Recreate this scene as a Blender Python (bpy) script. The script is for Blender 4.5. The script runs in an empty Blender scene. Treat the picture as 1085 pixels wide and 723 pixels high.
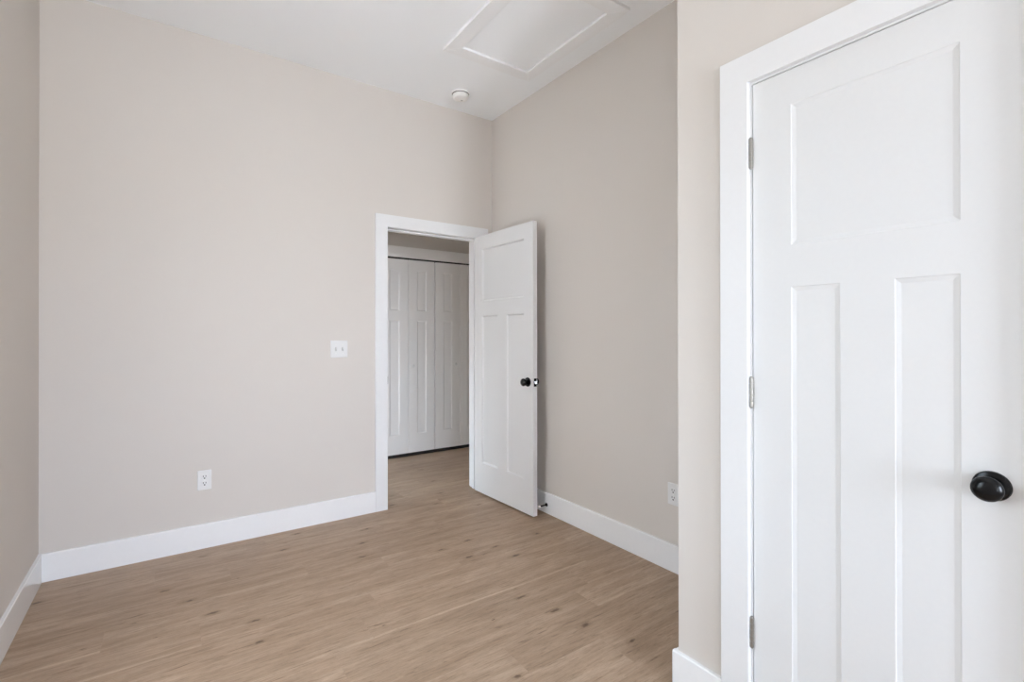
import bpy, bmesh, math, random
from mathutils import Vector, Matrix

# ------------------------------------------------------------------ camera, sky, exposure
S = bpy.context.scene
COL = S.collection
W_PX, F_PX, CX, CY = 1085.0, 515.376, 526.054, 354.086
YAW, PITCH, ROLL, CAM_H = 0.5963545, 0.0027734, -0.0008869, 1.2564
cam_data = bpy.data.cameras.new('camera')
cam_data.sensor_fit = 'HORIZONTAL'
cam_data.sensor_width = 36.0
cam_data.lens = F_PX / W_PX * 36.0
cam_data.shift_x = (542.5 - CX) / W_PX
cam_data.shift_y = (CY - 361.5) / W_PX
cam_data.clip_start = 0.02
cam = bpy.data.objects.new('camera', cam_data)
COL.objects.link(cam)
F = Vector((math.sin(YAW) * math.cos(PITCH), math.cos(YAW) * math.cos(PITCH), math.sin(PITCH)))
Rv = Vector((math.cos(YAW), -math.sin(YAW), 0))
Uv = Rv.cross(F)
c_, s_ = math.cos(ROLL), math.sin(ROLL)
Rv, Uv = c_ * Rv + s_ * Uv, -s_ * Rv + c_ * Uv
M = Matrix((Rv, Uv, -F)).transposed().to_4x4()
M.translation = (0, 0, CAM_H)
cam.matrix_world = M
S.camera = cam

S.view_settings.view_transform = 'Standard'
S.view_settings.look = 'None'
S.view_settings.gamma = 1.0
S.view_settings.use_curve_mapping = False
S.view_settings.exposure = 0.04
S.cycles.use_denoising = True
S.cycles.max_bounces = 16
S.cycles.diffuse_bounces = 12
S.cycles.sample_clamp_indirect = 20.0

world = bpy.data.worlds.new('hazy_daylight')
S.world = world
world.use_nodes = True
wn, wl = world.node_tree.nodes, world.node_tree.links
bg = wn['Background']
bg.inputs[1].default_value = 1.0
# outdoors: open bright haze behind the camera; sky dimmed by hand on the left to weaken side windows;
# pale ground tone below the horizon
OPEN_SKY, OPEN_GROUND = (28.8, 32.8, 39.5), (28.0, 29.8, 32.3)
SIDE_SKY, SIDE_GROUND = (6.6, 7.8, 8.9), (4.6, 4.9, 5.0)


def wnode(kind, **kw):
    q = wn.new(kind)
    for k_, v_ in kw.items(): setattr(q, k_, v_)
    return q


tc_ = wnode('ShaderNodeTexCoord')
flat_ = wnode('ShaderNodeVectorMath', operation='MULTIPLY')
flat_.inputs[1].default_value = (1, 1, 0)
wl.new(tc_.outputs['Generated'], flat_.inputs[0])
nrm_ = wnode('ShaderNodeVectorMath', operation='NORMALIZE')
wl.new(flat_.outputs[0], nrm_.inputs[0])
sx_ = wnode('ShaderNodeSeparateXYZ'); wl.new(nrm_.outputs[0], sx_.inputs[0])
sz_ = wnode('ShaderNodeSeparateXYZ'); wl.new(tc_.outputs['Generated'], sz_.inputs[0])
side_ = wnode('ShaderNodeMapRange', interpolation_type='SMOOTHSTEP')
side_.inputs['From Min'].default_value = -0.36
side_.inputs['From Max'].default_value = -0.50
wl.new(sx_.outputs['X'], side_.inputs['Value'])
hor_ = wnode('ShaderNodeMapRange')
hor_.inputs['From Min'].default_value = -0.03
hor_.inputs['From Max'].default_value = 0.03
wl.new(sz_.outputs['Z'], hor_.inputs['Value'])


def wmix(f, a, b_):
    q = wnode('ShaderNodeMix', data_type='RGBA')
    q.clamp_result = False
    wl.new(f, q.inputs[0])
    for i_, v_ in ((6, a), (7, b_)):
        if isinstance(v_, tuple): q.inputs[i_].default_value = (*v_, 1)
        else: wl.new(v_, q.inputs[i_])
    return q.outputs[2]


wl.new(wmix(side_.outputs[0], wmix(hor_.outputs[0], OPEN_GROUND, OPEN_SKY), wmix(hor_.outputs[0], SIDE_GROUND, SIDE_SKY)), bg.inputs[0])

# ------------------------------------------------------------------ room dimensions (metres)
H = 3.0396                      # ceiling
XL, XR, YB = -0.5378, 2.2370, 3.3613
XC, YC = 1.4984, 1.0634         # closet bump-out face and its corner
YF = -2.30                      # window wall, behind the camera
BH, BT = 0.143, 0.015           # baseboard
WT = 0.12                       # wall thickness
YH = 4.70                       # hall closet door face
HX0, HX1 = 0.35, 3.75           # hall ends
WZ0, WZ1 = 0.60, 2.12                      # window sills and heads
LY0, LY1 = 1.05, 1.90                      # window in the left wall, out of the picture
FX_0, FX_1 = 0.54, 1.18                    # window behind the camera
FN_0, FN_1 = -0.42, 0.04                   # unseen narrow window added beside it for more light
GZ0, GZ1 = 0.06, 1.25
GY0, GY1 = 3.56, 4.58                      # unseen window added at the hall end to brighten it


def portal(loc, w, h, rot):
    d = bpy.data.lights.new('window_daylight', 'AREA')
    d.shape = 'RECTANGLE'
    d.size, d.size_y = w, h
    d.cycles.is_portal = True
    o = bpy.data.objects.new('window_daylight', d)
    COL.objects.link(o)
    o.location = loc
    o.rotation_euler = rot


WMZ, WHZ = (WZ0 + WZ1) / 2, WZ1 - WZ0
portal((XL - WT - 0.02, (LY0 + LY1) / 2, WMZ), WHZ, LY1 - LY0, (0, math.radians(-90), 0))
for a_, b_ in ((FX_0, FX_1), (FN_0, FN_1)):
    portal(((a_ + b_) / 2, YF - WT - 0.02, WMZ), b_ - a_, WHZ, (math.radians(90), 0, 0))
portal((HX0 - WT - 0.02, (GY0 + GY1) / 2, (GZ0 + GZ1) / 2), GZ1 - GZ0, GY1 - GY0, (0, math.radians(-90), 0))


# ------------------------------------------------------------------ materials
def new_mat(name):
    m = bpy.data.materials.new(name)
    m.use_nodes = True
    return m, m.node_tree.nodes, m.node_tree.links, m.node_tree.nodes['Principled BSDF']


def paint(name, col, rough, bump=0.0, scale=180.0, spec=0.5, metal=0.0):
    m, n, l, b = new_mat(name)
    b.inputs['Roughness'].default_value = rough
    b.inputs['Specular IOR Level'].default_value = spec
    b.inputs['Metallic'].default_value = metal
    tc = n.new('ShaderNodeTexCoord')
    no = n.new('ShaderNodeTexNoise')
    no.inputs['Scale'].default_value = scale
    no.inputs['Detail'].default_value = 3
    l.new(tc.outputs['Object'], no.inputs['Vector'])
    mx = n.new('ShaderNodeMix')
    mx.data_type = 'RGBA'
    mx.inputs[6].default_value = (*[c * 0.985 for c in col], 1)
    mx.inputs[7].default_value = (*[min(1, c * 1.015) for c in col], 1)
    l.new(no.outputs['Fac'], mx.inputs[0])
    l.new(mx.outputs[2], b.inputs['Base Color'])
    if bump:
        bp = n.new('ShaderNodeBump')
        bp.inputs['Strength'].default_value = bump
        bp.inputs['Distance'].default_value = 0.001
        l.new(no.outputs['Fac'], bp.inputs['Height'])
        l.new(bp.outputs['Normal'], b.inputs['Normal'])
    return m


M_WALL = paint('greige_wall_paint', (0.650, 0.611, 0.569), 0.75, 0.08, 220, 0.15)
M_CEIL = paint('flat_ceiling_paint', (0.885, 0.905, 0.92), 0.9, 0.08, 200, 0.2)
M_TRIM = paint('semigloss_white_trim', (0.76, 0.765, 0.77), 0.5, 0.0, 60, 0.15)
M_BASE = paint('gloss_white_baseboard', (0.835, 0.84, 0.845), 0.10, 0.0, 60, 0.5)
M_HATCH = paint('white_hatch_trim', (0.86, 0.87, 0.875), 0.55, 0.0, 60, 0.2)
M_DOOR = paint('satin_white_door', (0.71, 0.715, 0.715), 0.5, 0.03, 90, 0.18)
M_HALLDOOR = paint('white_bifold_paint', (0.85, 0.84, 0.825), 0.4, 0.03, 90, 0.4)
M_BLACK = paint('oil_rubbed_black_metal', (0.003, 0.003, 0.0035), 0.22, 0.0, 60, 0.3, 0.0)
M_NICKEL = paint('satin_nickel', (0.36, 0.345, 0.315), 0.40, 0.0, 60, 0.5, 1.0)
M_STEEL = paint('bright_steel', (0.75, 0.75, 0.74), 0.25, 0.0, 60, 0.5, 1.0)
M_PLASTIC = paint('white_plastic', (0.75, 0.75, 0.745), 0.35, 0.0, 60, 0.5)
M_DETECTOR = paint('detector_plastic', (0.84, 0.84, 0.82), 0.45, 0.0, 60, 0.4)
M_SLOT = paint('dark_slot', (0.05, 0.048, 0.046), 0.6, 0.0, 60, 0.3)
M_TOGGLE = paint('grey_toggle_recess', (0.52, 0.52, 0.51), 0.6, 0.0, 60, 0.2)
M_TRACK_SHADE = paint('dark_track_metal_and_shade', (0.02, 0.018, 0.017), 0.5, 0.0, 60, 0.3)
M_RUBBER = paint('white_rubber', (0.85, 0.85, 0.84), 0.5, 0.0, 60, 0.4)
M_SHADOWGAP = paint('attic_void', (0.06, 0.055, 0.05), 0.9, 0.0, 60, 0.1)


def glass_mat():
    m, n, l, b = new_mat('window_glass')
    n.remove(b)
    out = n['Material Output']
    tr = n.new('ShaderNodeBsdfTransparent')
    gl = n.new('ShaderNodeBsdfGlossy')
    gl.inputs['Roughness'].default_value = 0.0
    fr = n.new('ShaderNodeFresnel')
    mx = n.new('ShaderNodeMixShader')
    ge = n.new('ShaderNodeNewGeometry')            # thin pane: reflect at the outer faces only
    mu = n.new('ShaderNodeMath'); mu.operation = 'MULTIPLY'
    iv = n.new('ShaderNodeMath'); iv.operation = 'SUBTRACT'; iv.inputs[0].default_value = 1.0
    l.new(ge.outputs['Backfacing'], iv.inputs[1])
    l.new(fr.outputs[0], mu.inputs[0]); l.new(iv.outputs[0], mu.inputs[1])
    l.new(mu.outputs[0], mx.inputs[0])
    l.new(tr.outputs[0], mx.inputs[1])
    l.new(gl.outputs[0], mx.inputs[2])
    l.new(mx.outputs[0], out.inputs[0])
    return m


M_GLASS = glass_mat()

# knots of the floorboards: x, y, half length, half width
KNOTS = [
    (-0.007, 2.901, 0.0231, 0.0083),
    (0.092, 2.725, 0.0231, 0.0083),
    (0.176, 2.547, 0.0289, 0.0103),
    (0.324, 2.374, 0.0289, 0.0103),
    (0.317, 2.198, 0.0289, 0.0103),
    (-0.119, 2.650, 0.0081, 0.0029),
    (-0.035, 2.473, 0.0081, 0.0029),
    (-0.275, 2.548, 0.0081, 0.0029),
    (0.307, 2.838, 0.0081, 0.0029),
    (-0.505, 3.107, 0.0231, 0.0083),
    (1.409, 1.866, 0.0289, 0.0103),
    (1.469, 1.691, 0.0289, 0.0103),
    (1.503, 1.533, 0.0289, 0.0103),
    (1.074, 1.442, 0.0231, 0.0083),
    (1.584, 1.343, 0.0231, 0.0083),
    (0.778, 2.022, 0.0081, 0.0029),
    (1.198, 1.792, 0.0081, 0.0029),
    (0.685, 3.263, 0.0231, 0.0083),
    (1.080, 3.089, 0.0231, 0.0083),
    (0.565, 3.064, 0.0231, 0.0083),
    (0.982, 2.892, 0.0231, 0.0083),
    (0.921, 2.713, 0.0231, 0.0083),
    (0.173, 3.231, 0.0231, 0.0083),
    (1.330, 2.542, 0.0231, 0.0083),
    (1.421, 2.372, 0.0289, 0.0103),
    (1.526, 2.567, 0.0231, 0.0083),
    (1.652, 2.237, 0.0289, 0.0103),
    (1.972, 4.165, 0.0231, 0.0083),
    (1.906, 3.782, 0.0231, 0.0083),
    (1.805, 3.459, 0.0231, 0.0083),
    (1.670, 3.257, 0.0231, 0.0083),
    (1.917, 3.064, 0.0231, 0.0083),
    (1.942, 2.409, 0.0231, 0.0083),
    (1.387, 3.419, 0.0231, 0.0083),
    (1.456, 3.609, 0.0231, 0.0083),
    (2.343, 4.437, 0.0231, 0.0083),
    (1.620, 2.399, 0.0231, 0.0083),
]


def floor_mat():
    m, n, l, b = new_mat('oak_vinyl_planks')
    uv = n.new('ShaderNodeUVMap'); uv.uv_map = 'plank_uv'
    at = n.new('ShaderNodeAttribute'); at.attribute_name = 'plank_tone'

    def noise(sx, sy, scale, detail, rough=0.55, dist=0.0):
        mp = n.new('ShaderNodeMapping')
        mp.inputs['Scale'].default_value = (sx, sy, 1)
        l.new(uv.outputs[0], mp.inputs[0])
        t = n.new('ShaderNodeTexNoise')
        t.inputs['Scale'].default_value = scale
        t.inputs['Detail'].default_value = detail
        t.inputs['Roughness'].default_value = rough
        t.inputs['Distortion'].default_value = dist
        l.new(mp.outputs[0], t.inputs['Vector'])
        return t.outputs['Fac']

    def math_(op, a, bb=None, c=None, clamp=False):
        q = n.new('ShaderNodeMath'); q.operation = op; q.use_clamp = clamp
        for i, v in enumerate((a, bb, c)):
            if v is None: continue
            if isinstance(v, (int, float)): q.inputs[i].default_value = v
            else: l.new(v, q.inputs[i])
        return q.outputs[0]

    def ramp(f, stops):
        r = n.new('ShaderNodeValToRGB')
        els = r.color_ramp.elements
        while len(els) < len(stops): els.new(0.5)
        for e, (p, c) in zip(els, stops):
            e.position = p; e.color = (*c, 1)
        l.new(f, r.inputs[0])
        return r.outputs[0]

    def mix(f, a, c, mode='MIX'):
        q = n.new('ShaderNodeMix'); q.data_type = 'RGBA'; q.blend_type = mode
        if isinstance(f, (int, float)): q.inputs[0].default_value = f
        else: l.new(f, q.inputs[0])
        for i, v in ((6, a), (7, c)):
            if isinstance(v, tuple): q.inputs[i].default_value = (*v, 1)
            else: l.new(v, q.inputs[i])
        return q.outputs[2]

    broad = noise(0.9, 9.0, 2.2, 4, 0.55, 0.8)       # broad figure along the board
    grain = noise(3.2, 42.0, 3.0, 6, 0.66, 0.5)      # fine grain
    pores = noise(16.0, 190.0, 3.0, 3, 0.65, 0.3)    # pores
    cloud = noise(1.0, 1.6, 1.7, 2, 0.5)
    col = ramp(broad, [(0.28, (0.318, 0.223, 0.150)), (0.5, (0.385, 0.278, 0.194)), (0.74, (0.458, 0.341, 0.246))])
    g = ramp(grain, [(0.30, (0.60, 0.56, 0.52)), (0.46, (0.96, 0.96, 0.96)), (0.70, (1.18, 1.17, 1.16))])
    col = mix(0.85, col, g, 'MULTIPLY')
    pr = ramp(pores, [(0.28, (0.60, 0.56, 0.52)), (0.46, (1.0, 1.0, 1.0)), (0.75, (1.12, 1.12, 1.12))])
    col = mix(0.7, col, pr, 'MULTIPLY')
    flk = noise(2.6, 30.0, 2.4, 4, 0.6, 0.9)         # dark mineral streaks
    fk = ramp(flk, [(0.27, (0.50, 0.45, 0.40)), (0.41, (1, 1, 1))])
    col = mix(0.9, col, fk, 'MULTIPLY')
    cl = ramp(cloud, [(0.35, (0.94, 0.92, 0.90)), (0.65, (1.05, 1.05, 1.05))])
    col = mix(0.8, col, cl, 'MULTIPLY')
    tone = ramp(at.outputs['Fac'], [(0.0, (0.945, 0.935, 0.925)), (0.5, (1.05, 1.055, 1.06)), (0.55, (1.12, 1.14, 1.16)), (1.0, (1.24, 1.27, 1.30))])
    col = mix(1.0, col, tone, 'MULTIPLY')
    # knots and the dark flame round them
    geo = n.new('ShaderNodeNewGeometry')
    wob = n.new('ShaderNodeTexNoise'); wob.inputs['Scale'].default_value = 38; wob.inputs['Detail'].default_value = 3
    l.new(geo.outputs['Position'], wob.inputs['Vector'])
    wsub = n.new('ShaderNodeVectorMath'); wsub.operation = 'MULTIPLY_ADD'
    l.new(wob.outputs['Color'], wsub.inputs[0])
    wsub.inputs[1].default_value = (0.05, 0.018, 0); wsub.inputs[2].default_value = (-0.025, -0.009, 0)
    wadd = n.new('ShaderNodeVectorMath'); wadd.operation = 'ADD'
    l.new(geo.outputs['Position'], wadd.inputs[0]); l.new(wsub.outputs[0], wadd.inputs[1])
    core = None
    for (kx, ky, a, w) in KNOTS:
        mp = n.new('ShaderNodeMapping'); mp.vector_type = 'POINT'
        mp.inputs['Scale'].default_value = (1 / a, 1 / w, 0)
        mp.inputs['Location'].default_value = (-kx / a, -ky / w, 0)
        l.new(wadd.outputs[0], mp.inputs[0])
        ln = n.new('ShaderNodeVectorMath'); ln.operation = 'LENGTH'
        l.new(mp.outputs[0], ln.inputs[0])
        core = ln.outputs['Value'] if core is None else math_('MINIMUM', core, ln.outputs['Value'])
    if core is not None:
        scaled = math_('MULTIPLY', core, 0.45)
        kf = ramp(scaled, [(0.0, (0.24, 0.20, 0.18)), (0.24, (0.42, 0.37, 0.33)), (0.45, (0.80, 0.78, 0.75)), (1.0, (1, 1, 1))])
        col = mix(1.0, col, kf, 'MULTIPLY')
    l.new(col, b.inputs['Base Color'])
    b.inputs['Specular IOR Level'].default_value = 0.4
    rr = math_('MULTIPLY_ADD', grain, 0.18, 0.36)
    l.new(rr, b.inputs['Roughness'])
    bp = n.new('ShaderNodeBump'); bp.inputs['Strength'].default_value = 0.12; bp.inputs['Distance'].default_value = 0.0006
    l.new(pores, bp.inputs['Height'])
    l.new(bp.outputs['Normal'], b.inputs['Normal'])
    return m


M_FLOOR = floor_mat()


# ------------------------------------------------------------------ helpers
def add_box(bm, x0, x1, y0, y1, z0, z1):
    v = [bm.verts.new((x, y, z)) for z in (z0, z1) for y in (y0, y1) for x in (x0, x1)]
    for f in ((0, 2, 3, 1), (4, 5, 7, 6), (0, 1, 5, 4), (2, 6, 7, 3), (0, 4, 6, 2), (1, 3, 7, 5)):
        bm.faces.new([v[i] for i in f])


def add_prism(bm, pts, axis, a, b):
    """Extrude a 2-D outline along an axis; pts are the other two coordinates in x,y,z order."""
    def put(p, t):
        q = list(p); q.insert(axis, t)
        return bm.verts.new(q)
    A = [put(p, a) for p in pts]
    B = [put(p, b) for p in pts]
    k = len(pts)
    bm.faces.new(A); bm.faces.new(B[::-1])
    for i in range(k):
        bm.faces.new([A[i], B[i], B[(i + 1) % k], A[(i + 1) % k]])


def add_lathe(bm, prof, base, axis, seg=40):
    """prof: list of (r, t); revolve round `axis` (unit vector) from `base`."""
    ax = Vector(axis).normalized()
    u = ax.orthogonal().normalized(); w = ax.cross(u)
    base = Vector(base)
    rings = []
    for r, t in prof:
        c = base + ax * t
        if r < 1e-6:
            rings.append([bm.verts.new(c)])
        else:
            rings.append([bm.verts.new(c + (u * math.cos(2 * math.pi * i / seg) + w * math.sin(2 * math.pi * i / seg)) * r) for i in range(seg)])
    for a, b in zip(rings[:-1], rings[1:]):
        for i in range(seg):
            j = (i + 1) % seg
            if len(a) == 1 and len(b) == 1: continue
            if len(a) == 1: bm.faces.new([a[0], b[i], b[j]])
            elif len(b) == 1: bm.faces.new([a[i], b[0], a[j]])
            else: bm.faces.new([a[i], b[i], b[j], a[j]])
    if len(rings[0]) > 1: bm.faces.new(rings[0][::-1])
    if len(rings[-1]) > 1: bm.faces.new(rings[-1])


def obj(name, bm, mat, parent=None, bevel=0.0, smooth=False, seg=2):
    bmesh.ops.recalc_face_normals(bm, faces=bm.faces[:])
    me = bpy.data.meshes.new(name)
    bm.to_mesh(me); bm.free()
    if mat: me.materials.append(mat)
    o = bpy.data.objects.new(name, me)
    COL.objects.link(o)
    if parent is not None: o.parent = parent
    if smooth:
        for p in me.polygons: p.use_smooth = True
        me.set_sharp_from_angle(angle=math.radians(38))
    if bevel:
        md = o.modifiers.new('edge', 'BEVEL')
        md.width = bevel; md.segments = seg; md.limit_method = 'ANGLE'; md.angle_limit = math.radians(40)
        md.harden_normals = False
    return o


def tag(o, label, cat, kind=None, group=None):
    o['label'] = label; o['category'] = cat
    if kind: o['kind'] = kind
    if group: o['group'] = group
    return o


def empty(name, loc, label, cat, kind=None, rz=0.0):
    o = bpy.data.objects.new(name, None)
    o.empty_display_size = 0.05
    COL.objects.link(o)
    o.location = loc; o.rotation_euler = (0, 0, rz)
    return tag(o, label, cat, kind)


def struct(name, bm, mat, label, cat, bevel=0.0):
    return tag(obj(name, bm, mat, None, bevel), label, cat, 'structure')


# ------------------------------------------------------------------ floor
rng = random.Random(7)
PW, PL, SEAM = 0.175, 1.22, 1.955
JOINTS = {-1: 0.55, 0: 0.715, 1: -0.40, 2: 0.12, 3: -0.216, -2: 1.66, 4: 0.62, 5: 0.28, 6: -0.05, 7: 0.5, 8: 0.15, -3: 1.12}
fbm = bmesh.new()
uvl = fbm.loops.layers.uv.new('plank_uv')
ton = fbm.loops.layers.float_color.new('plank_tone')
FX0, FX1, FY0, FY1 = XL - 0.1, HX1 + 0.1, YF - 0.1, YH + 0.75
EB, ED = 0.0016, 0.0005
PALE = {(0, 0): .95, (-1, 1): .7, (-1, 0): .0, (2, -1): .75, (3, -1): .75, (-2, 0): .62, (0, -1): .6}     # boards with a pale sapwood edge: (row, board)
row = math.floor((FY0 - SEAM) / PW)
while SEAM + row * PW < FY1:
    y0, y1 = SEAM + row * PW, SEAM + (row + 1) * PW
    off = JOINTS.get(row, rng.uniform(0, PL))
    k = math.floor((FX0 - off) / PL)
    while off + k * PL < FX1:
        x0, x1 = off + k * PL, off + (k + 1) * PL
        tone = rng.random() * .5; ou, ov = rng.uniform(0, 60), rng.uniform(0, 60)
        o4 = [(x0, y0), (x1, y0), (x1, y1), (x0, y1)]
        i4 = [(x0 + EB * .5, y0 + EB), (x1 - EB * .5, y0 + EB), (x1 - EB * .5, y1 - EB), (x0 + EB * .5, y1 - EB)]
        vo = [fbm.verts.new((x, y, -ED)) for x, y in o4]
        vi = [fbm.verts.new((x, y, 0)) for x, y in i4]
        pale = PALE.get((row, k))
        if pale:
            sa, sb = fbm.verts.new((i4[0][0], y0 + .015, 0)), fbm.verts.new((i4[1][0], y0 + .015, 0))
            top = [fbm.faces.new([sa, sb, vi[2], vi[3]])]
            strip = fbm.faces.new([vi[0], vi[1], sb, sa])
            for lp in strip.loops:
                lp[uvl].uv = (lp.vert.co.x - x0 + ou, lp.vert.co.y - y0 + ov)
                lp[ton] = (pale, pale, pale, 1)
        else:
            top = [fbm.faces.new(vi)]
        fs = top + [fbm.faces.new([vo[i], vo[(i + 1) % 4], vi[(i + 1) % 4], vi[i]]) for i in range(4)]
        for f in fs:
            for lp in f.loops:
                lp[uvl].uv = (lp.vert.co.x - x0 + ou, lp.vert.co.y - y0 + ov)
                lp[ton] = (tone, tone, tone, 1)
        k += 1
    row += 1
add_box(fbm, FX0, FX1, FY0, FY1, -0.12, -0.002)
struct('floor', fbm, M_FLOOR, 'light brown oak plank floor running through the room and into the hall', 'floor')

# ------------------------------------------------------------------ ceiling
AX0, AX1, AY0, AY1 = 1.497, 2.003, 1.857, 2.587         # attic access
bm = bmesh.new()
add_box(bm, XL - WT, HX1 + WT, YF - WT, YH + 0.8, H, H + 0.14)
struct('ceiling', bm, M_CEIL, 'flat white ceiling over the room and the hall', 'ceiling')

# ------------------------------------------------------------------ walls
DX0, DX1, DZ = 1.327, 2.094, 2.045       # clear opening of the doorway
RO = 0.02                                # jamb thickness
bm = bmesh.new()
add_box(bm, XL - WT, DX0 - RO, YB, YB + WT, 0, H)
add_box(bm, DX1 + RO, HX1 + WT, YB, YB + WT, 0, H)
add_box(bm, DX0 - RO, DX1 + RO, YB, YB + WT, DZ + RO, H)
struct('wall_back', bm, M_WALL, 'greige far wall with the open doorway, switch and outlet', 'wall')

bm = bmesh.new()
for q in ((YF - WT, LY0, 0, H), (LY1, YB, 0, H), (LY0, LY1, 0, WZ0), (LY0, LY1, WZ1, H)):
    add_box(bm, XL - WT, XL, *q)
struct('wall_left', bm, M_WALL, 'greige wall along the left edge of the picture', 'wall')

bm = bmesh.new()
add_box(bm, XR, XR + WT, YF - WT, YB, 0, H)
struct('wall_right', bm, M_WALL, 'greige wall behind the open door, shaded beside the closet corner', 'wall')

CDY0, CDY1, CDZ = 0.206, 0.800, 2.0310    # closet door opening
bm = bmesh.new()
add_box(bm, XC, XC + WT, CDY1 + RO, YC, 0, H)
add_box(bm, XC, XC + WT, YF, CDY0 - RO, 0, H)
add_box(bm, XC, XC + WT, CDY0 - RO, CDY1 + RO, CDZ + RO, H)
add_box(bm, XC + WT, XR, YC - WT, YC, 0, H)
struct('wall_closet', bm, M_WALL, 'greige closet wall jutting into the room around the large white door', 'wall')

bm = bmesh.new()
for q in ((XL, FN_0, 0, H), (FN_1, FX_0, 0, H), (FX_1, XR, 0, H), (FX_0, FX_1, 0, WZ0), (FX_0, FX_1, WZ1, H), (FN_0, FN_1, 0, WZ0), (FN_0, FN_1, WZ1, H)):
    add_box(bm, q[0], q[1], YF - WT, YF, q[2], q[3])
struct('wall_front', bm, M_WALL, 'greige wall behind the camera', 'wall')

bm = bmesh.new()
add_box(bm, XL - WT - 3.0, XL - WT, LY0 - .42, LY0 - .22, -0.3, 4.2)  # unseen wall added to keep the bright sky off the left window
struct('wall_sky_blocker', bm, M_WALL, 'added wall blocking the sky beside the left window, out of the picture', 'wall')

# hall shell
BX0, BX1, BZ = 1.774, 3.008, 2.062       # bifold opening
bm = bmesh.new()
YW = YH - 0.012
add_box(bm, HX0, BX0, YW, YW + WT, 0, H)
add_box(bm, BX1, HX1, YW, YW + WT, 0, H)
add_box(bm, BX0, BX1, YW, YW + WT, BZ, H)
struct('wall_hall', bm, M_WALL, 'shaded hall wall above the folding closet doors', 'wall')
bm = bmesh.new()
for q in ((YB + WT, GY0, 0, H), (GY1, YH + 0.8, 0, H), (GY0, GY1, 0, GZ0), (GY0, GY1, GZ1, H)):
    add_box(bm, HX0 - WT, HX0, *q)
struct('wall_hall_left', bm, M_WALL, 'end wall of the hall, out of sight left of the doorway', 'wall')
bm = bmesh.new()
add_box(bm, HX1, HX1 + WT, YB + WT, YH + 0.8, 0, H)
struct('wall_hall_right', bm, M_WALL, 'end wall of the hall, out of sight right of the doorway', 'wall')
bm = bmesh.new()
add_box(bm, HX0, HX1, YH + 0.65, YH + 0.8, 0, H)
struct('wall_hall_closet', bm, M_WALL, 'back wall of the closet behind the folding doors', 'wall')


# ------------------------------------------------------------------ baseboards
def base_profile(d):
    """outline (offset from the wall, z); d = +1/-1 side the board faces"""
    return [(0, 0), (BT * d, 0), (BT * d, BH - 0.004), ((BT - 0.003) * d, BH), (0, BH)]


def base_x(name, x0, x1, y, d, label):
    bm = bmesh.new()
    add_prism(bm, [(y + o, z) for o, z in base_profile(d)], 0, x0, x1)
    return struct(name, bm, M_BASE, label, 'baseboard')


def base_y(name, y0, y1, x, d, label):
    bm = bmesh.new()
    add_prism(bm, [(x + o, z) for o, z in base_profile(d)], 1, y0, y1)
    return struct(name, bm, M_BASE, label, 'baseboard')


CT = 0.018                               # casing thickness
CW = 0.089
base_x('baseboard_back', XL + BT, 1.2335, YB, -1, 'white baseboard along the far wall, left of the doorway')
base_x('baseboard_corner', DX1 + .005 + CW, XR - BT, YB, -1, 'short white baseboard between doorway and right wall, behind the open door')
base_y('baseboard_left', YF, YB, XL, 1, 'white baseboard along the left wall')
base_y('baseboard_right', YC + BT, YB, XR, -1, 'white baseboard along the right wall with the door stop')
bm = bmesh.new()
prof = base_profile(-1)
add_prism(bm, [(XC + o, z) for o, z in prof], 1, CDY1 + .005 + CW, YC + BT)
add_prism(bm, [(YC - o, z) for o, z in prof], 0, XC, XR)
struct('baseboard_closet', bm, M_BASE, 'white baseboard wrapping the closet corner beside the large door casing', 'baseboard')
base_y('baseboard_closet_front', YF, CDY0 - .005 - CW, XC, -1, 'white baseboard of the closet wall, beyond its door')
base_x('baseboard_front', XL + BT, XC - BT, YF, 1, 'white baseboard along the wall behind the camera')
base_x('baseboard_hall_left', HX0, BX0 - .09, YW, -1, 'hall baseboard left of the folding doors')
base_x('baseboard_hall_right', BX1 + .09, HX1, YW, -1, 'hall baseboard right of the folding doors')


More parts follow.
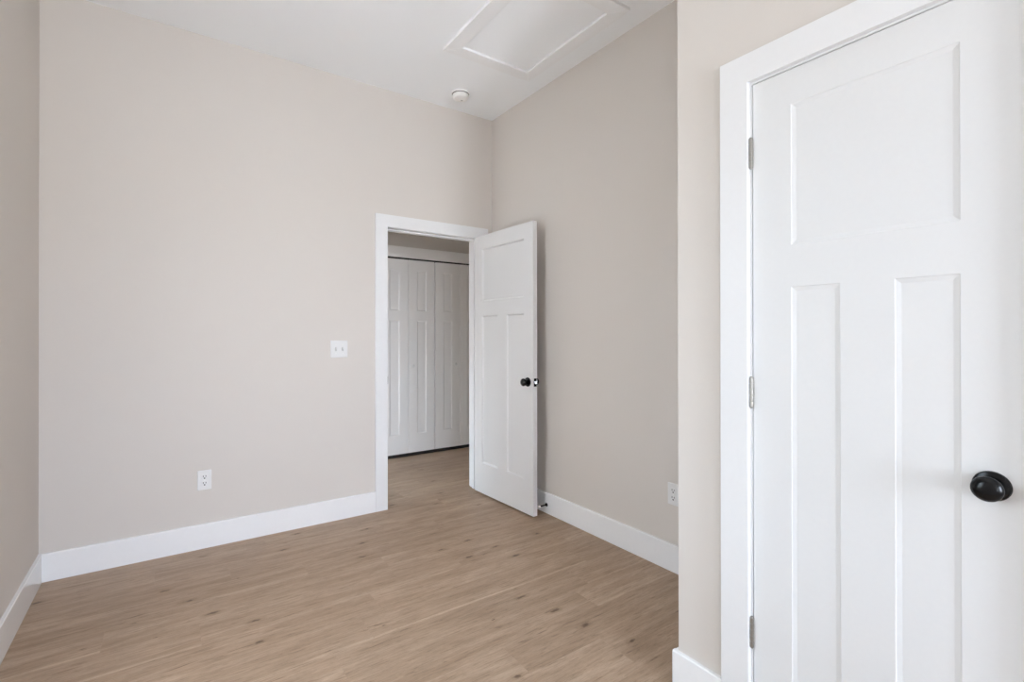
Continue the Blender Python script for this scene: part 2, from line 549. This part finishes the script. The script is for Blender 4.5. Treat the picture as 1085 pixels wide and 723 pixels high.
# ------------------------------------------------------------------ door leaves and hardware
def leaf_bm(wd, h, t, panels, z0=0.0, bev=0.013, dep=0.0055):
    """Door slab along +x from 0 to wd, faces at y=0 and y=t, recessed flat panels (u0,u1,v0,v1) on both faces."""
    bm = bmesh.new()
    us = sorted({0, wd} | {p[0] for p in panels} | {p[1] for p in panels})
    vs = sorted({z0, z0 + h} | {p[2] for p in panels} | {p[3] for p in panels})
    for y, s in ((0.0, 1), (t, -1)):
        for i in range(len(us) - 1):
            for j in range(len(vs) - 1):
                cu, cv = (us[i] + us[i + 1]) / 2, (vs[j] + vs[j + 1]) / 2
                if any(p[0] < cu < p[1] and p[2] < cv < p[3] for p in panels): continue
                bm.faces.new([bm.verts.new(q) for q in ((us[i], y, vs[j]), (us[i + 1], y, vs[j]), (us[i + 1], y, vs[j + 1]), (us[i], y, vs[j + 1]))])
        for a, b_, c, d in panels:
            # a small flat step, then the slope, then the flat field
            loops = []
            for inset, dp in ((0, 0), (0.002, 0.0015), (bev, dep), (bev + 0.0001, dep)):
                loops.append([(a + inset, y + s * dp, c + inset), (b_ - inset, y + s * dp, c + inset), (b_ - inset, y + s * dp, d - inset), (a + inset, y + s * dp, d - inset)])
            us_in = [u for u in us if a < u < b_]
            for L0, L1 in zip(loops[:-1], loops[1:]):
                for k in range(4):
                    bm.faces.new([bm.verts.new(q) for q in (L0[k], L0[(k + 1) % 4], L1[(k + 1) % 4], L1[k])])
            bm.faces.new([bm.verts.new(q) for q in loops[-1]])
    for q in (((0, 0, z0), (0, t, z0), (0, t, z0 + h), (0, 0, z0 + h)), ((wd, 0, z0), (wd, t, z0), (wd, t, z0 + h), (wd, 0, z0 + h)),
              ((0, 0, z0), (wd, 0, z0), (wd, t, z0), (0, t, z0)), ((0, 0, z0 + h), (wd, 0, z0 + h), (wd, t, z0 + h), (0, t, z0 + h))):
        bm.faces.new([bm.verts.new(v) for v in q])
    bmesh.ops.remove_doubles(bm, verts=bm.verts[:], dist=0.00001)
    return bm


def knob(parent, base, axis, sc=0.965):
    """Round knob on its rosette, standing out along axis."""
    bm = bmesh.new()
    kp = [(0.0145, 0.006), (0.0125, 0.014), (0.0125, 0.022), (0.017, 0.027), (0.0245, 0.033), (0.0272, 0.038), (0.0280, 0.0425),
          (0.0274, 0.0455), (0.0262, 0.0475), (0.0240, 0.0500), (0.0200, 0.0535), (0.0160, 0.0555), (0.0120, 0.0566), (0.006, 0.0573), (0.0, 0.0575)]
    add_lathe(bm, [(r * sc, t * sc) for r, t in kp], base, axis)
    k = obj('door_knob', bm, M_BLACK, parent, smooth=True)
    k['label'] = 'round black knob'
    bm = bmesh.new()
    rp = [(0.0335, 0.0), (0.0335, 0.003), (0.0318, 0.0062), (0.027, 0.0082), (0.016, 0.0092), (0.0, 0.0094)]
    add_lathe(bm, [(r * sc, t * sc) for r, t in rp], base, axis)
    obj('rosette', bm, M_BLACK, k, smooth=True)
    return k


def hinge(parent, x, y, zc, xl, yl):
    """Butt hinge: barrel of five knuckles with tips and the edge of its leaf."""
    bm = bmesh.new()
    hl, r = 0.0455, 0.0062
    for k in range(5):
        a = zc - hl + k * 2 * hl / 5
        add_lathe(bm, [(r * .86, a + .0002), (r, a + .0012), (r, a + 2 * hl / 5 - .0012), (r * .86, a + 2 * hl / 5 - .0002)], (x, y, 0), (0, 0, 1), 20)
    h = obj('hinge', bm, M_NICKEL, parent, smooth=True)
    h['label'] = 'satin nickel hinge'
    bm = bmesh.new()
    add_lathe(bm, [(0.0, zc - hl - .004), (.0035, zc - hl - .003), (.0048, zc - hl), (.0048, zc + hl), (.0035, zc + hl + .003), (0.0, zc + hl + .004)], (x, y, 0), (0, 0, 1), 16)
    obj('hinge_pin', bm, M_NICKEL, h, smooth=True)
    bm = bmesh.new()
    add_box(bm, x, xl, yl - .0011, yl + .0011, zc - hl, zc + hl)
    obj('hinge_plate', bm, M_NICKEL, h)


def casing(bm, along, fixed, sgn, a0, a1, zt, w=CW, t=CT):
    """Flat picture-frame casing: two legs and a mitred head. `along` is the wall axis (0 x, 1 y); it stands out of plane `fixed` by sgn*t."""
    f0, f1 = sorted((fixed, fixed + sgn * t))
    pts = [(a0 - w, 0), (a0, 0), (a0, zt), (a1, zt), (a1, 0), (a1 + w, 0), (a1 + w, zt + w), (a0 - w, zt + w)]
    A = []; B = []
    for (q, z) in pts:
        A.append(bm.verts.new((q, f0, z) if along == 0 else (f0, q, z)))
        B.append(bm.verts.new((q, f1, z) if along == 0 else (f1, q, z)))
    for f in (A, B):
        for ids in ((0, 1, 2, 7), (2, 3, 6, 7), (3, 4, 5, 6)):
            bm.faces.new([f[i] for i in ids])
    for i in range(8):
        bm.faces.new([A[i], B[i], B[(i + 1) % 8], A[(i + 1) % 8]])


# ---- closet door (large, right of the picture)
bm = bmesh.new()
casing(bm, 1, XC, -1, CDY0 - .005, CDY1 + .005, CDZ + .0055)
tr1 = struct('trim_1', bm, M_TRIM, 'flat white casing around the large closet door on the right', 'door casing', bevel=0.0015)
bm = bmesh.new()
add_box(bm, XC, XC + WT, CDY1, CDY1 + RO, 0, CDZ + RO)
add_box(bm, XC, XC + WT, CDY0 - RO, CDY0, 0, CDZ + RO)
add_box(bm, XC, XC + WT, CDY0, CDY1, CDZ, CDZ + RO)
add_box(bm, XC + .037, XC + .072, CDY1 - .011, CDY1, 0, CDZ)
add_box(bm, XC + .037, XC + .072, CDY0, CDY0 + .011, 0, CDZ)
add_box(bm, XC + .037, XC + .072, CDY0 + .011, CDY1 - .011, CDZ - .011, CDZ)
obj('door_jamb', bm, M_TRIM, tr1)

d1 = empty('door_1', (XC + 0.001, CDY1 - 0.003, 0), 'large white three-panel closet door at right with round black knob', 'door', 'structure', rz=math.radians(-90))
cw_ = CDY1 - CDY0 - 0.006
pan = [(0.110, 0.474, 1.518, 1.928), (0.110, 0.234, 0.25, 1.397), (0.352, 0.474, 0.25, 1.397)]
obj('door_leaf', leaf_bm(cw_, 2.0185, 0.035, pan, 0.010, dep=0.0036), M_DOOR, d1)
# local frame: x runs away from the hinges (world -y), y runs into the wall (world +x)
knob(d1, (CDY1 - 0.003 - 0.2735, 0, 0.925), (0, -1, 0))
for zc in (1.818, 1.080, 0.341):
    hinge(d1, -0.0035, -0.0058, zc, 0.0, -0.0015)

# ---- bedroom doorway and its open door
bm = bmesh.new()
casing(bm, 0, YB, -1, DX0 - .005, DX1 + .005, DZ - .004)
casing(bm, 0, YB + WT, 1, DX0 - .005, DX1 + .005, DZ - .004)
tr2 = struct('trim_2', bm, M_TRIM, 'flat white casing around the open doorway in the far wall', 'door casing', bevel=0.0015)
bm = bmesh.new()
add_box(bm, DX0 - RO, DX0, YB, YB + WT, 0, DZ + RO - .005)
add_box(bm, DX1, DX1 + RO, YB, YB + WT, 0, DZ + RO - .005)
add_box(bm, DX0, DX1, YB, YB + WT, DZ - .005, DZ + RO - .005)
add_box(bm, DX0, DX0 + .011, YB + .038, YB + .073, 0, DZ - .005)
add_box(bm, DX1 - .011, DX1, YB + .038, YB + .073, 0, DZ - .005)
add_box(bm, DX0 + .011, DX1 - .011, YB + .038, YB + .073, DZ - .016, DZ - .005)
obj('door_jamb', bm, M_TRIM, tr2, bevel=0.001)
bm = bmesh.new()
add_box(bm, DX0 - .0005, DX0 + .0015, YB - .003, YB + .03, .905, .962)
add_box(bm, DX0 - .0045, DX0 + .0015, YB - .004, YB - .001, .915, .952)
sp = obj('strike_plate', bm, M_BLACK, tr2)
sp['label'] = 'dark strike plate'

ANG = math.radians(1.93)
LW = 0.727
d2 = empty('door_2', (2.0547, 3.3417, 0), 'white three-panel door standing open into the room against the right wall', 'door', 'structure', rz=-math.pi / 2 + ANG)
pan = [(0.104, 0.626, 1.524, 1.936), (0.104, 0.311, 0.250, 1.411), (0.425, 0.626, 0.250, 1.411)]
obj('door_leaf', leaf_bm(LW, 2.030, 0.035, pan, 0.014, bev=0.0105, dep=0.0115), M_DOOR, d2)
knob(d2, (LW - 0.058, 0, 0.932), (0, -1, 0))
knob(d2, (LW - 0.058, 0.035, 0.932), (0, 1, 0))
bm = bmesh.new()
add_box(bm, LW - .0005, LW + .0016, .0055, .0295, .904, .960)
lp_ = obj('latch_plate', bm, M_BLACK, d2, bevel=0.0006)
lp_['label'] = 'black latch plate on the door edge'
bm = bmesh.new()
add_prism(bm, [(LW, .011), (LW + .004, .011), (LW + .0125, .024), (LW, .024)], 2, .922, .942)
lb = obj('latch_bolt', bm, M_STEEL, lp_, bevel=0.0008)
lb['label'] = 'bright steel latch bolt'
for zc in (1.84, 1.05, 0.26):
    hinge(d2, -0.004, 0.041, zc, -0.002, 0.036)

# ---- folding closet doors across the hall
bm = bmesh.new()
casing(bm, 0, YW, -1, BX0 + .004, BX1 - .004, BZ - .004, w=0.112)
tr3 = struct('trim_3', bm, M_HALLDOOR, 'white casing over the folding closet doors in the hall', 'door casing', bevel=0.0015)
bm = bmesh.new()
add_box(bm, BX0, BX1, YH + .002, YH + .045, BZ - .028, BZ)
obj('door_track_and_shade', bm, M_TRACK_SHADE, tr3)
LWD = 0.3025


def bifold(name, x0, knob_leaf, knob_u, label):
    d = empty(name, (x0, YH, 0), label, 'door', 'structure')
    pz = [(0.098, 0.207, 1.51, 1.935), (0.098, 0.207, 0.23, 1.412)]
    for i in range(2):
        u = i * (LWD + 0.0025)
        b2 = leaf_bm(LWD, 2.010, 0.032, pz, 0.034)
        lf = obj('door_leaf', b2, M_HALLDOOR, d, bevel=0.0012)
        lf.location = (u, 0, 0)
        if i == knob_leaf:
            b3 = bmesh.new()
            add_lathe(b3, [(.008, 0), (.007, .006), (.0075, .011), (.0145, .018), (.0165, .023), (.0145, .028), (.008, .031), (0, .0315)], (knob_u, 0, .938), (0, -1, 0), 24)
            kk = obj('knob', b3, M_PLASTIC, lf, smooth=True)
            kk['label'] = 'small round white pull knob'
    return d


bifold('door_3', 1.7790, 1, 0.043, 'left pair of white folding closet doors across the hall')
bifold('door_4', 2.3940, 0, LWD - 0.062, 'right pair of white folding closet doors, next to the open door edge')
# dark bar standing in for the shaded gap under the folding doors
bm = bmesh.new()
add_box(bm, BX0, BX1, YH + .003, YH + .03, 0.0005, 0.030)
obj('door_track_and_shade', bm, M_TRACK_SHADE, tr3)

# ------------------------------------------------------------------ windows (none of them in the picture)
def window(name, loc, rz, wd, label, ht=None):
    w = empty(name, loc, label, 'window', 'structure', rz=rz)
    hw, hh, fw = wd / 2, ht or WZ1 - WZ0, 0.045
    bm = bmesh.new()
    add_box(bm, -hw, -hw + fw, -.045, .045, 0, hh); add_box(bm, hw - fw, hw, -.045, .045, 0, hh)
    add_box(bm, -hw + fw, hw - fw, -.045, .045, 0, fw); add_box(bm, -hw + fw, hw - fw, -.045, .045, hh - fw, hh)
    obj('window_frame', bm, M_TRIM, w, bevel=0.002)
    bm = bmesh.new()
    add_box(bm, -hw + fw, hw - fw, -.02, .02, hh / 2 - .02, hh / 2 + .02)
    obj('sash_rail', bm, M_TRIM, w, bevel=0.002)
    for a, b_ in ((fw, hh / 2 - .02), (hh / 2 + .02, hh - fw)):
        bm = bmesh.new()
        add_box(bm, -hw + fw, hw - fw, -.003, .003, a, b_)
        obj('window_pane', bm, M_GLASS, w)


def window_trim(name, along, fixed, sgn, a0, a1, label, z0=WZ0, z1=WZ1):
    bm = bmesh.new()
    casing(bm, along, fixed, sgn, a0, a1, z1)
    bmesh.ops.translate(bm, verts=[v for v in bm.verts if v.co.z < .01], vec=(0, 0, z0))
    f0, f1 = sorted((fixed, fixed + sgn * .03))
    if along == 1: add_box(bm, f0, f1, a0 - CW, a1 + CW, z0 - .03, z0)
    else: add_box(bm, a0 - CW, a1 + CW, f0, f1, z0 - .03, z0)
    struct(name, bm, M_TRIM, label, 'window casing', bevel=.0015)


window('window_1', (XL - WT / 2, (LY0 + LY1) / 2, WZ0), math.radians(90), LY1 - LY0, 'white double-sash window in the left wall, out of the picture')
window_trim('trim_4', 1, XL, 1, LY0, LY1, 'white casing of the window in the left wall')
window('window_2', ((FX_0 + FX_1) / 2, YF - WT / 2, WZ0), 0, FX_1 - FX_0, 'wide white double-sash window behind the camera')
window_trim('trim_5', 0, YF, 1, FX_0, FX_1, 'white casing of the wide window behind the camera')
window('window_4_added', ((FN_0 + FN_1) / 2, YF - WT / 2, WZ0), 0, FN_1 - FN_0, 'narrow white double-sash window added behind the camera for its light')
window_trim('trim_7', 0, YF, 1, FN_0, FN_1, 'white casing of the added narrow window behind the camera')
window('window_3_added', (HX0 - WT / 2, (GY0 + GY1) / 2, GZ0), math.radians(90), GY1 - GY0, 'white double-sash window added at the end of the hall for its light', GZ1 - GZ0)
window_trim('trim_6', 1, HX0, 1, GY0, GY1, 'white casing of the added window at the end of the hall', GZ0, GZ1)

# ------------------------------------------------------------------ attic access in the ceiling
ah = empty('attic_hatch', ((AX0 + AX1) / 2, (AY0 + AY1) / 2, H - 0.0006), 'white attic access panel with mitred trim in the ceiling', 'hatch')
bm = bmesh.new()
ix, iy, ow = (AX1 - AX0) / 2 - .004, (AY1 - AY0) / 2 - .004, 0.086
T0 = 0.020
for pts in ([(-ix, -iy), (ix, -iy), (ix + ow, -iy - ow), (-ix - ow, -iy - ow)], [(ix, -iy), (ix, iy), (ix + ow, iy + ow), (ix + ow, -iy - ow)],
            [(ix, iy), (-ix, iy), (-ix - ow, iy + ow), (ix + ow, iy + ow)], [(-ix, iy), (-ix, -iy), (-ix - ow, -iy - ow), (-ix - ow, iy + ow)]):
    add_prism(bm, pts, 2, -T0, 0)
obj('hatch_trim', bm, M_HATCH, ah, bevel=0.002)
bm = bmesh.new()
px, py = ix - .0022, iy - .0022
vv = []
for zz in (-0.0075, -0.0025):        # a thin board, two opposite corners of it slightly sprung
    for (qx, qy, up) in ((-px, -py, 0), (px, -py, .0018), (px, py, 0), (-px, py, .0018)):
        vv.append(bm.verts.new((qx, qy, zz + up)))
bm.faces.new(vv[:4]); bm.faces.new(vv[4:][::-1])
for i in range(4):
    bm.faces.new([vv[i], vv[(i + 1) % 4], vv[4 + (i + 1) % 4], vv[4 + i]])
obj('hatch_panel', bm, M_CEIL, ah)

# ------------------------------------------------------------------ smoke detector
sd = empty('smoke_detector', (1.790, 3.105, H), 'round white smoke detector on the ceiling near the corner', 'smoke detector')
bm = bmesh.new()
add_lathe(bm, [(.066, 0), (.066, .008), (.063, .0115), (.05, .012)], (0, 0, 0), (0, 0, -1), 48)
obj('mounting_base', bm, M_DETECTOR, sd, smooth=True)
bm = bmesh.new()
add_lathe(bm, [(.054, .0115), (.054, .0155), (.060, .0165), (.0605, .022), (.0575, .034), (.052, .041), (.040, .0445), (.02, .0455), (0, .0456)], (0, 0, 0), (0, 0, -1), 48)
obj('detector_body', bm, M_DETECTOR, sd, smooth=True)
bm = bmesh.new()
add_lathe(bm, [(.0622, .0112), (.0622, .0124), (.052, .0126), (.052, .016)], (0, 0, 0), (0, 0, -1), 48)  # dark ring over the base underside paints the shade of the vent gap
vs_ = obj('vent_shade', bm, M_SLOT, sd, smooth=True); vs_['label'] = 'dark ring painted as the shade in the vent gap'
bm = bmesh.new()
add_lathe(bm, [(.008, .043), (.008, .0466), (.006, .0470), (0, .0471)], (.016, .010, 0), (0, 0, -1), 20)
obj('test_button', bm, M_TOGGLE, sd, smooth=True)


# ------------------------------------------------------------------ switch and outlets
def rounded(bm, w, h, t, r=0.004, y=0.0, cx=0.0, cz=0.0, n=5, taper=0.0):
    """Rounded plate in the xz plane standing out to -y by t from y."""
    def ring(yy, d):
        o = []
        for (sx, sz, a0) in ((1, 1, 0), (-1, 1, 90), (-1, -1, 180), (1, -1, 270)):
            for k in range(n + 1):
                a = math.radians(a0 + 90 * k / n)
                o.append(bm.verts.new((cx + sx * (w / 2 - r - d) + r * math.cos(a), yy, cz + sz * (h / 2 - r - d) + r * math.sin(a))))
        return o
    A, B, C_ = ring(y, 0), ring(y - t * .55, 0), ring(y - t, taper)
    bm.faces.new(A); bm.faces.new(C_[::-1])
    k = len(A)
    for P, Q in ((A, B), (B, C_)):
        for i in range(k):
            bm.faces.new([P[i], Q[i], Q[(i + 1) % k], P[(i + 1) % k]])


def screw(parent, x, z, y):
    bm = bmesh.new()
    add_lathe(bm, [(.0034, 0), (.0034, .0006), (.0022, .0012), (0, .0013)], (x, y, z), (0, -1, 0), 16)
    obj('screw', bm, M_DETECTOR, parent, smooth=True)


sw = empty('light_switch', (0.9785, YB, 1.1635), 'white double toggle light switch plate left of the doorway', 'light switch')
bm = bmesh.new(); rounded(bm, .116, .117, .006, taper=.0025)
obj('wall_plate', bm, M_PLASTIC, sw)
for x, up in ((-.023, 1), (.023, 1)):
    bm = bmesh.new()
    add_box(bm, x - .0056, x + .0056, -.0066, -.004, -.0130, .0130)
    sl = obj('toggle_slot', bm, M_TOGGLE, sw)
    bm = bmesh.new()
    add_prism(bm, [(-.006, -.008), (-.006, .004), (-.016, .011), (-.0175, .0035)], 0, x - .0038, x + .0038)
    obj('toggle', bm, M_PLASTIC, sw, bevel=0.0008)
    for z in (.030, -.030):
        screw(sw, x, z, -.006)


def outlet(name, loc, rz, label):
    o = empty(name, loc, label, 'outlet', rz=rz)
    bm = bmesh.new(); rounded(bm, .072, .115, .006, taper=.0025)
    obj('wall_plate', bm, M_PLASTIC, o)
    for z in (.0195, -.0195):
        bm = bmesh.new(); rounded(bm, .034, .029, .0022, r=.010, y=-.0055, cz=z, taper=.0006)
        r = obj('receptacle', bm, M_PLASTIC, o)
        bm = bmesh.new()
        add_box(bm, -.0082, -.0050, -.0082, -.007, z - .0010, z + .0090)
        add_box(bm, .0050, .0082, -.0082, -.007, z - .0002, z + .0086)
        add_lathe(bm, [(.0040, 0), (.0040, .0012), (0, .0012)], (0, -.0070, z - .0080), (0, -1, 0), 16)
        h_ = obj('socket_hole', bm, M_SLOT, r); h_['label'] = 'dark socket holes'
    screw(o, 0, 0, -.006)
    return o


outlet('power_outlet', (0.188, YB, 0.4005), 0, 'white duplex outlet low on the far wall, below and left of the switch')
outlet('power_outlet', (XR, 1.614, 0.409), math.radians(-90), 'white duplex outlet low on the right wall, half behind the closet corner')

# ------------------------------------------------------------------ door stop on the right baseboard
ds = empty('door_stop', (XR - BT, 2.645, 0.060), 'black rod door stop with white tip on the right baseboard behind the open door', 'door stop')
bm = bmesh.new()
add_lathe(bm, [(.0125, 0), (.0125, .003), (.010, .006), (.006, .0085)], (0, 0, 0), (-1, 0, 0), 24)
obj('base_flange', bm, M_BLACK, ds, smooth=True)
bm = bmesh.new()
add_lathe(bm, [(.0052, .006), (.0048, .03), (.0048, .062)], (0, 0, 0), (-1, 0, 0), 20)
obj('rod', bm, M_BLACK, ds, smooth=True)
bm = bmesh.new()
add_lathe(bm, [(.0075, .060), (.0085, .064), (.0085, .073), (.0065, .077), (0, .078)], (0, 0, 0), (-1, 0, 0), 20)
rt = obj('rubber_tip', bm, M_RUBBER, ds, smooth=True); rt['label'] = 'white rubber tip'
